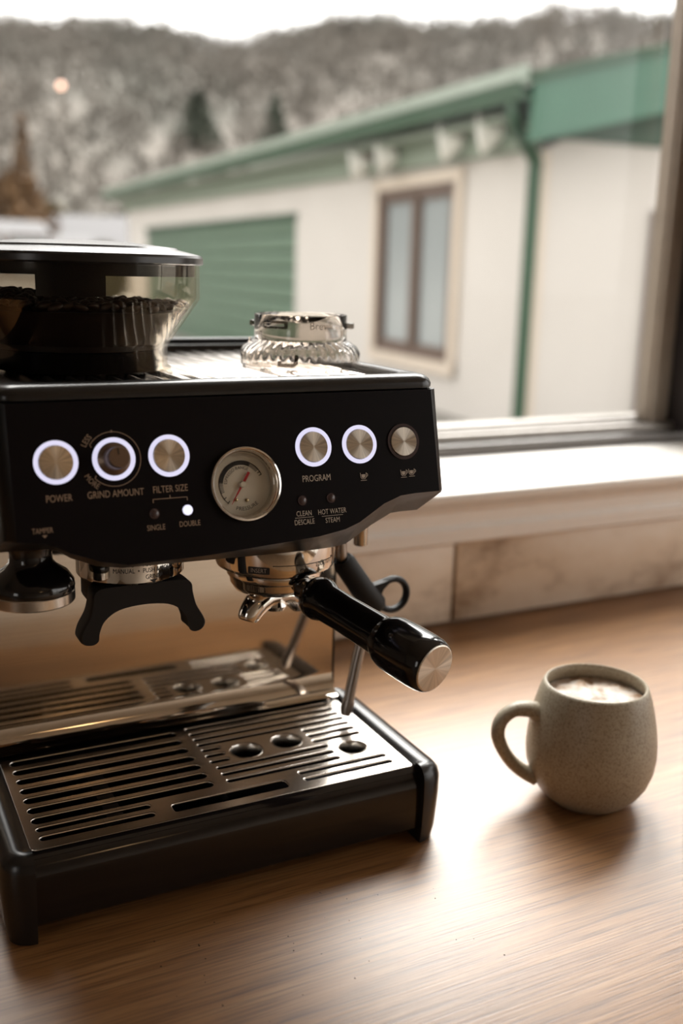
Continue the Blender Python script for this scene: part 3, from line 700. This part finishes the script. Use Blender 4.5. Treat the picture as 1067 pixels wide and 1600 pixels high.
for k in range(8):
    t = k/7; z = .4070 + (.3800-.4070)*t; r = .0668 + (z-.386)/.0298*.0212 - .0007 if z > .386 else .0636
    for i in range(48): a = 2*PI*i/48; V.append((PX + r*math.cos(a), PY + r*math.sin(a), z))
for k in range(8):
    b0 = 1+7*48 if k == 0 else nb+(k-1)*48
    for i in range(48): F.append((b0+i, b0+(i+1) % 48, nb+k*48+(i+1) % 48, nb+k*48+i))
F.append(tuple(nb+7*48+i for i in range(48)))
bedo = tag(mk('bean_fill', (V, F), 'bean_dark'), 'dark mass of roasted coffee beans filling the hopper funnel', 'coffee beans'); bedo['kind'] = 'stuff'
spots, tries = [], 0
while len(spots) < 230 and tries < 9000:
    tries += 1; r = .0795*math.sqrt(random.random()); a = random.uniform(0, 2*PI); x, y = r*math.cos(a), r*math.sin(a)
    if all((x-u)**2 + (y-w)**2 > .0078**2 for u, w in spots): spots.append((x, y))
for k, (x, y) in enumerate(spots):
    o = bpy.data.objects.new('coffee_bean', bean_me)
    up = .0026 + random.uniform(0, .0016)
    link(o, None, T(PX+x, PY+y, bed(x, y) + up) @ Matrix.Rotation(random.uniform(0, 2*PI), 4, 'Z') @ Matrix.Rotation(random.uniform(-.5, .5), 4, 'X') @ Matrix.Rotation(random.uniform(-.35, .35) + (PI if random.random() < .55 else 0), 4, 'Y'))
    tag(o, 'dark roasted coffee bean lying on top of the heap inside the hopper', 'coffee bean', 'coffee beans in the hopper')

# ================================================================== CLEAR DOSING RING ON TOP
JX, JY, JZ = .110, .145, .3640
jr = thing('dosing_ring', 'clear smoky plastic ring with ribbed shoulder standing on the cup tray', 'plastic ring', (JX, JY, JZ))
def jar_mod(k, a): return (.0009*math.cos(a*36) if k in (3, 4, 5) else 0)
JO = [(.0480, 0), (.0490, .0004), (.0492, .0060), (.0488, .0105), (.0462, .0150), (.0405, .0185), (.0382, .0205), (.0380, .0405), (.0375, .0412)]
JI = [(.0358, .0412), (.0354, .0405), (.0356, .0210), (.0380, .0168), (.0440, .0130), (.0464, .0095), (.0468, .0004), (.0466, 0)]
mk('ring_wall', xf(lathe_loop(JO + JI, 144, jar_mod), T(JX, JY, JZ)), 'smoke_plastic', jr, smooth=40)
jd = math.atan2(CAM_POS.y-JY, CAM_POS.x-JX)
def wrapped(loops, r, a0, z0, d, bev=.0002): return on_cyl(subdiv(sheet(loops, d, bev, 1), 1), JX, JY, r, a0, z0)
mk('raised_slot', wrapped([rrect(-.0110, .0110, -.0030, .0030, .0014, 4), rrect(-.0090, .0090, -.0012, .0012, .0008, 4)], .0386, jd-.56, JZ+.0335, .0010), 'smoke_dark', jr)
mk('lettering', on_cyl(subdiv(text2d('Breville', .0086, .95), 1), JX, JY, .0386, jd+.50, JZ+.0330), 'smoke_letter', jr, smooth=None)
mk('bayonet_track', wrapped([[(-.0095, -.0048), (.0030, -.0048), (.0062, -.0020), (.0062, .0045), (.0038, .0045), (.0038, -.0008), (.0018, -.0026), (-.0072, -.0026), (-.0072, -.0008), (-.0095, -.0008)]], .0497, jd-.16, JZ+.0068, .0010), 'smoke_dark', jr)
for a in (jd+1.42, jd-1.9): mk('lug', xf(xf(box(.0375, .0440, -.0040, .0040, .0300, .0350, .0012), Matrix.Rotation(a, 4, 'Z')), T(JX, JY, JZ)), 'smoke_dark', jr)
mk('pip', xf(lathe([(.0012, 0), (.0012, .004), (0, .005)], 12), T(JX + .0415*math.cos(jd-1.45), JY + .0415*math.sin(jd-1.45), JZ+.017)), 'smoke_plastic', jr)

# ================================================================== MUG
MX, MY = .3185, -.0115
mg = thing('coffee_mug', 'round-bellied speckled stoneware mug with loop handle, full of milky coffee', 'mug', (MX, MY, 0))
mo = [(0, .0015), (.026, .0015), (.028, 0), (.0315, .0008), (.0370, .0050), (.0440, .0125), (.0500, .0225), (.0538, .0345), (.0550, .0460), (.0545, .0580), (.0528, .0710), (.0500, .0850), (.0468, .0970), (.0441, .1045), (.0430, .1065), (.0414, .1068), (.0403, .1055)]
mi = [(.0415, .1010), (.0450, .0900), (.0490, .0720), (.0505, .0500), (.048, .028), (.038, .010), (0, .007)]
mk('mug_body', xf(lathe(mo + mi, 80), T(MX, MY, 0)), 'stoneware', mg, smooth=60)
fo = []
V, F = [(0, 0, .0945)], []
for k in range(1, 15):
    for i in range(64):
        a = 2*PI*i/64; r = .0432*k/14; x, y = r*math.cos(a), r*math.sin(a)
        h = .0935 + .0028*(noise.noise(Vector((x*70, y*70, 3))) + .5*noise.noise(Vector((x*170, y*170, 9)))) * (1 if k < 14 else .3)
        V.append((x, y, h))
for i in range(64): F.append((0, 1+i, 1+(i+1) % 64))
for k in range(13):
    for i in range(64): F.append((1+k*64+i, 1+k*64+(i+1) % 64, 1+(k+1)*64+(i+1) % 64, 1+(k+1)*64+i))
mk('milk_foam', (V, F), 'milk_foam', mg, T(MX, MY, 0), smooth=60)
hv = Vector((-.905, .425, 0)).normalized()         # handle points to the left of the picture
hv = Vector((-.93, .36, 0)).normalized()
hp_ = [(.047, .0790), (.056, .0835), (.0700, .0830), (.0800, .0740), (.0822, .0610), (.0770, .0470), (.0680, .0345), (.0570, .0255), (.0470, .0215)]
path = spline([Vector((MX, MY, 0)) + hv*r + Vector((0, 0, z)) for r, z in hp_], 6)
mk('mug_handle', tube(path, lerp_list([.0105, .0082, .0073, .0075, .0077, .0074, .0070, .0072, .0090], 6), 18, True, lerp_list([.9, .85, .8, .75, .75, .75, .8, .85, .9], 6)), 'stoneware', mg, smooth=80)

# ================================================================== OUTSIDE
GZ = -.95
struct('ground', box(-60, 160, -60, 220, GZ-.2, GZ), 'concrete')
gar = thing('garage', 'cream clad garage with green roof trim, roller door and brown window', 'garage', (5.1857, 6.5583, 0), math.radians(-5))
GW = WM[gar]
def gp_(name, vf, mat, parent=None, smooth=40, label=None): return mk(name, xf(vf, GW), mat, parent or gar, None, smooth, label)
# local: x = to the right along the gable wall, y = away along the long wall, z = height above the worktop
def long_box(x0, x1, y0, y1, za0, za1, zb0, zb1):
    """box whose bottom and top run from (za0, za1) at y0 to (zb0, zb1) at y1"""
    v = [(x0, y0, za0), (x1, y0, za0), (x1, y0, za1), (x0, y0, za1), (x0, y1, zb0), (x1, y1, zb0), (x1, y1, zb1), (x0, y1, zb1)]
    return v, [(0, 1, 2, 3), (7, 6, 5, 4), (0, 4, 5, 1), (1, 5, 6, 2), (2, 6, 7, 3), (3, 7, 4, 0)]
wl = join(long_box(0, .12, 0, 1.38, GZ, 1.45, GZ, 1.50), long_box(0, .12, 1.38, 3.21, 1.30, 1.50, 1.30, 1.56), long_box(0, .12, 1.38, 3.21, GZ, -.43, GZ, -.43),
          long_box(0, .12, 3.21, 6.1, GZ, 1.56, GZ, 1.61), long_box(0, .12, 6.1, 16.7, 1.16, 1.61, 1.25, 1.74), long_box(0, .12, 16.7, 19.05, GZ, 1.74, GZ, 1.76))
me_wl = mk('long_wall', wl, 'cladding', gar, GW, None)
mk('gable_wall', ([(0, 0, GZ), (6.5, 0, GZ), (6.5, 0, 1.5), (3.2, 0, 2.75), (0, 0, 1.45), (0, .12, GZ), (6.5, .12, GZ), (6.5, .12, 1.5), (3.2, .12, 2.75), (0, .12, 1.45)],
   [(0, 1, 2, 3, 4), (9, 8, 7, 6, 5), (0, 5, 6, 1), (1, 6, 7, 2), (2, 7, 8, 3), (3, 8, 9, 4), (4, 9, 5, 0)]), 'cladding', gar, GW, None)
gp_('far_wall', join(box(0, 6.5, 18.9, 19.05, GZ, 1.5), box(6.4, 6.5, 0, 19, GZ, 1.5)), 'cladding')
# roller door with its slats
dr = gp_('roller_door', box(.06, .09, 6.1, 16.7, GZ, 1.2), 'green_dark')
for k in range(9): gp_('door_slat', box(.035, .075, 6.12, 16.68, GZ+.01+k*.235, GZ+.200+k*.235, .015), 'green_door', dr)
gp_('door_head', long_box(-.02, .06, 6.05, 16.75, 1.10, 1.20, 1.19, 1.29), 'green_dark')
# window
wn = gp_('garage_window', join(box(-.03, .07, 1.38, 1.47, -.43, 1.30), box(-.03, .07, 3.12, 3.21, -.43, 1.30), box(-.03, .07, 2.24, 2.34, -.43, 1.30), box(-.03, .07, 1.38, 3.21, -.43, -.35), box(-.03, .07, 1.38, 3.21, 1.22, 1.30)), 'brown_frame', label='brown two-pane window')
for a, c in ((1.47, 2.24), (2.34, 3.12)):
    gp_('pane', box(.03, .04, a, c, -.35, 1.22), 'pane_grey', wn)
    gp_('sash', join(box(-.01, .045, a, a+.05, -.35, 1.22), box(-.01, .045, c-.05, c, -.35, 1.22), box(-.01, .045, a, c, -.35, -.30), box(-.01, .045, a, c, 1.17, 1.22)), 'brown_frame', wn)
gp_('window_trim', join(box(-.05, -.005, 1.24, 1.375, -.56, 1.42), box(-.05, -.005, 3.215, 3.35, -.56, 1.42), box(-.05, -.005, 1.375, 3.215, 1.305, 1.42), box(-.06, -.005, 1.24, 3.35, -.56, -.435)), 'cream_trim')
# eaves: pale fascia band, dark gutter, roof sheet
gp_('fascia_band', long_box(-.10, -.002, -.02, 19.3, 1.45, 1.68, 1.76, 2.02), 'green_pale')
gp_('soffit_board', long_box(-.36, -.10, -.02, 19.6, 1.66, 1.70, 2.0, 2.04), 'green_pale')
gut = [(-.36, .0), (-.40, -.03), (-.50, -.03), (-.52, .06), (-.52, .10), (-.50, .10), (-.49, .02), (-.40, .0), (-.37, .10), (-.355, .10)]
gp_('gutter', loft([[(x, y, zz+h) for x, h in gut] for y, zz in ((-.50, 1.775), (19.75, 2.07))]), 'green_dark')
gp_('roof_edge', loft([[(x, y, zz+h) for x, h in ((-.54, .10), (-.54, .20), (-.44, .22), (-.44, .10))] for y, zz in ((-.50, 1.775), (19.75, 2.07))]), 'roof_metal')
gp_('roof', join(([(-.48, -.5, 1.875), (3.2, -.5, 2.86), (3.2, 19.8, 3.16), (-.48, 19.8, 2.20), (-.48, -.5, 1.835), (3.2, -.5, 2.82), (3.2, 19.8, 3.12), (-.48, 19.8, 2.16)],
     [(0, 1, 2, 3), (7, 6, 5, 4), (0, 4, 5, 1), (1, 5, 6, 2), (2, 6, 7, 3), (3, 7, 4, 0)]),
     ([(6.9, -.5, 1.875), (3.2, -.5, 2.86), (3.2, 19.8, 3.16), (6.9, 19.8, 2.20), (6.9, -.5, 1.835), (3.2, -.5, 2.82), (3.2, 19.8, 3.12), (6.9, 19.8, 2.16)],
     [(0, 3, 2, 1), (4, 5, 6, 7), (0, 1, 5, 4), (1, 2, 6, 5), (2, 3, 7, 6), (3, 0, 4, 7)])), 'roof_metal', smooth=None)
gp_('bargeboard', ([(-.40, -.52, 1.44), (3.2, -.52, 2.33), (3.2, -.52, 2.84), (-.40, -.52, 1.875), (-.40, -.47, 1.44), (3.2, -.47, 2.33), (3.2, -.47, 2.84), (-.40, -.47, 1.875)],
     [(0, 1, 2, 3), (7, 6, 5, 4), (0, 4, 5, 1), (1, 5, 6, 2), (2, 6, 7, 3), (3, 7, 4, 0)]), 'green_fascia', smooth=None)
gp_('barge_cap', ([(-.44, -.56, 1.875), (3.2, -.56, 2.84), (3.2, -.56, 2.90), (-.44, -.56, 1.935), (-.44, -.42, 1.875), (3.2, -.42, 2.84), (3.2, -.42, 2.90), (-.44, -.42, 1.935)],
     [(0, 1, 2, 3), (7, 6, 5, 4), (0, 4, 5, 1), (1, 5, 6, 2), (2, 6, 7, 3), (3, 7, 4, 0)]), 'green_dark', smooth=None)
gp_('gable_soffit', ([(-.36, -.47, 1.50), (3.2, -.47, 2.36), (3.2, .0, 2.36), (-.36, .0, 1.50), (-.36, -.47, 1.53), (3.2, -.47, 2.39), (3.2, .0, 2.39), (-.36, .0, 1.53)],
     [(0, 1, 2, 3), (7, 6, 5, 4), (0, 4, 5, 1), (1, 5, 6, 2), (2, 6, 7, 3), (3, 7, 4, 0)]), 'green_dark', smooth=None)
gp_('gable_band', box(.0, 6.5, -.05, -.002, 1.55, 2.0), 'green_dark')
gp_('downpipe', tube(spline([(-.44, -.30, 1.76), (-.42, -.28, 1.62), (-.20, -.12, 1.48), (-.07, -.06, 1.36), (-.06, -.05, 1.2), (-.06, -.05, .2), (-.06, -.05, GZ)], 6), .058, 14), 'green_dark')
gp_('corner_trim', join(box(-.03, .10, -.03, .0, GZ, 1.44), box(-.03, .0, -.03, .10, GZ, 1.44)), 'cream_trim')
gd = gp_('side_door', join(box(1.20, 1.27, -.06, -.002, GZ, .94), box(2.12, 2.19, -.06, -.002, GZ, .94), box(1.20, 2.19, -.06, -.002, .94, 1.02)), 'brown_frame')
gp_('door_leaf', box(1.27, 2.12, -.03, -.002, GZ, .94), 'cream_trim', gd)
def floodlight(y, z):
    fl = gp_('floodlight', box(-.17, -.10, y-.08, y+.08, z+.05, z+.14, .01), 'green_dark')
    for dy in (-.36, .36):
        m_ = T(-.24, y+dy, z) @ Matrix.Rotation(math.radians(-100), 4, 'Y') @ Matrix.Rotation(math.radians(-30), 4, 'X')
        gp_('lamp_head', xf(lathe([(.06, -.16), (.11, -.10), (.16, .0), (.19, .05), (.17, .06), (0, .075)], 24), m_), 'lamp_white', fl)
        gp_('bracket', tube([(-.13, y, z+.08), (-.20, y+dy*.7, z+.05)], .025, 8), 'brown_frame', fl)
floodlight(3.03, 1.62); floodlight(.86, 1.63)

# hillside and trees
def polar(az, d, z=0): a = math.radians(az); return (CAM_POS.x + d*math.sin(a), CAM_POS.y + d*math.cos(a), z)
V, F = [], []; NA, NR = 150, 40
def hill_h(az, d):
    t = max(0, (d-70)/190); s = min(1, t); s = s*s*(3-2*s)
    top = 51 + 2.2*math.sin(az*.21+1) + 2.0*math.sin(az*.53) + (4.0 if az > 30 else 0)*min(1, max(0, (az-30)/12))
    n = noise.noise(Vector((az*.12, d*.012, 1)))*3.5 + noise.noise(Vector((az*.55, d*.05, 5)))*2.0
    return GZ + s*(top + n)
for i in range(NA+1):
    az = -55 + 140*i/NA
    for j in range(NR+1):
        d = 70 + 270*j/NR; V.append(polar(az, d, hill_h(az, d) if d < 262 else hill_h(az, 262) - (d-262)*.15))
for i in range(NA):
    for j in range(NR): a = i*(NR+1)+j; F.append((a, a+1, a+NR+2, a+NR+1))
hill = mk('hillside', (V, F), 'woodland', None, None, 60); hill['kind'] = 'structure'
# woods on the slope: uncountable crowns
V, F = [], []
rnd = random.Random(3)
for k in range(5200):
    az = rnd.uniform(-20, 60); d = 75 + 185*math.sqrt(rnd.random())
    if any(abs(az-pa)*d*.0175 < pr+2.5 and abs(d-pd_) < pr+3 for pa, pd_, pr in ((11.95, 150, .5), (18.9, 146, 4), (23.0, 146, 2.6), (16.6, 258, 5.5), (9.6, 258, 1.4), (21.6, 258, 4), (42.6, 258, 2))): continue
    x, y, z = polar(az, d, hill_h(az, d)); h = rnd.uniform(2.5, 5.5); r = h*rnd.uniform(.3, .45)
    for q_ in range(24):
        c = Vector((x + rnd.gauss(0, r*.55), y + rnd.gauss(0, r*.55), z + h*rnd.random())); n0 = len(V)
        for i in range(3): V.append(tuple(c + Vector((rnd.gauss(0, .32), rnd.gauss(0, .32), rnd.gauss(0, .5)))))
        F.append((n0, n0+1, n0+2))
wood = tag(mk('hillside_wood', (V, F), 'woodland', None, None, None), 'leafless grey-brown woodland covering the far hillside', 'woodland'); wood['kind'] = 'stuff'
def crown(h, r, kind, seed):
    """crown of many small leaf and twig blades filling a cone or a dome"""
    rnd = random.Random(seed); V, F = [], []
    for k in range(900):
        t = rnd.random()**(1.5 if kind == 'cone' else .9)
        rr = r*((1-t)**.9 if kind == 'cone' else math.sin(PI*(.12+.86*t))**.7)*math.sqrt(rnd.random()); a = rnd.uniform(0, 2*PI)
        c = Vector((rr*math.cos(a), rr*math.sin(a), h*t)); s_ = r*.11; n0 = len(V)
        for i in range(3): V.append(tuple(c + Vector((rnd.gauss(0, s_), rnd.gauss(0, s_), rnd.gauss(0, s_)))))
        F.append((n0, n0+1, n0+2))
    return V, F
def tree(name, az, d, base, h, r, kind, mat, label, seed):
    p = polar(az, d, base); t = thing(name, label, 'tree', p)
    mk('trunk', xf(lathe([(r*.10, 0), (r*.07, h*.25), (r*.05, h*.5)], 10), T(*p)), 'bark', t)
    mk('foliage', xf(crown(h*.88, r, kind, seed), T(p[0], p[1], p[2]+h*.12)), mat, t, None, None)
tree('conifer_tree', 9.9, 62, GZ, 9.2, 1.5, 'cone', 'foliage_rust', 'tall rust-brown conifer at the left edge below the hillside', 1)
tree('round_tree', 9.3, 52, GZ, 5.2, 2.3, 'round', 'foliage_rust', 'rounded rust-brown tree at the left edge above the hopper lid', 2)
tree('round_tree', 11.3, 66, GZ, 4.8, 1.6, 'round', 'foliage_olive', 'olive bushy tree left of the pale house, above the hopper lid', 3)
tree('shrub', 13.8, 34, GZ, 1.95, 1.0, 'round', 'foliage_olive', 'low olive shrub in front of the pale house', 4)
for az, d, h, r, lab in ((18.9, 146, 7.5, 4.0, 'dark green pine on the hillside above the garage roof, left of its twin'), (23.0, 146, 7.0, 2.6, 'dark green pine on the hillside above the garage roof, right of its twin'),
                         (16.6, 258, 5.5, 5.5, 'dark pine forming the highest hump of the skyline'), (9.6, 258, 6, 1.4, 'pointed pine on the skyline at the far left'), (21.6, 258, 3.0, 4.0, 'broad pine on the skyline over the middle of the long garage wall'),
                         (42.6, 258, 5, 2.0, 'pointed pine on the skyline at the far right beside the window frame')):
    tree('pine_tree', az, d, hill_h(az, d)-.6, h, r, 'cone', 'foliage_pine', lab, int(az*10))
# far houses at the left
def house(az, d, w, dp, h, roof_h, wall, rot, label):
    p = polar(az, d, GZ); t = thing('house', label, 'house', p, math.radians(rot)); W_ = WM[t]
    mk('wall', xf(box(-w/2, w/2, -dp/2, dp/2, 0, h), W_), wall, t)
    mk('roof', xf(loft([[(x, -dp/2-.3, h-.05), (x, 0, h+roof_h), (x, dp/2+.3, h-.05)] for x in (-w/2-.3, w/2+.3)]), W_), 'house_roof', t, None, None)
    for k in (-1, 1):
        wv = mk('window', xf(box(k*w*.25-.6, k*w*.25+.6, -dp/2-.05, -dp/2, 1.0, 2.1), W_), 'brown_frame', t); mk('pane', xf(box(k*w*.25-.5, k*w*.25+.5, -dp/2-.07, -dp/2-.05, 1.1, 2.0), W_), 'pane_grey', wv)
house(13.9, 58, 5.2, 6, 2.2, 1.7, 'house_wall', -12, 'pale house with light grey roof between the trees and the garage')
house(11.7, 42, 1.7, 2, 1.95, .5, 'teal_wall', -10, 'small pale teal shed left of the pale house')
house(7.9, 30, 2.6, 3, 1.6, .9, 'house_wall', 10, 'white roofed shed at the left edge behind the hopper lid')
# amber street lamp on the hillside
ap_ = polar(11.95, 150, 0); zz = CAM_POS.z + 150*math.tan(math.radians(8.75)); gz_ = hill_h(11.95, 150)
sl = thing('street_lamp', 'lit amber street lamp on the hillside at upper left', 'street lamp', (ap_[0], ap_[1], gz_))
mk('pole', tube([(ap_[0], ap_[1], gz_), (ap_[0], ap_[1], zz)], .12, 8), 'bark', sl)
mk('lantern', xf(lathe([(.05, -.35), (.35, -.25), (.42, .1), (.3, .4), (0, .5)], 16), T(ap_[0], ap_[1], zz)), 'amber_lamp', sl)

# coffee grounds spilled in front of the machine: specks too fine to count
V, F = [], []; rnd = random.Random(11)
for k in range(46):
    x = rnd.uniform(-.10, .13); y = -.035 - .12*rnd.random()**1.3 - .25*max(0, -x)*.3; r = rnd.uniform(.00025, .0006); n0 = len(V)
    V += [(x-r, y-r*.6, 0), (x+r, y-r*.8, 0), (x+r*.7, y+r, 0), (x-r*.8, y+r*.7, 0), (x, y, r*1.1)]
    F += [(n0, n0+1, n0+4), (n0+1, n0+2, n0+4), (n0+2, n0+3, n0+4), (n0+3, n0, n0+4), (n0+3, n0+2, n0+1, n0)]
gro = tag(mk('coffee_grounds', (V, F), 'bean', None, T(0, 0, .0001)), 'dark specks of spilled coffee grounds on the worktop before the drip tray', 'coffee grounds'); gro['kind'] = 'stuff'
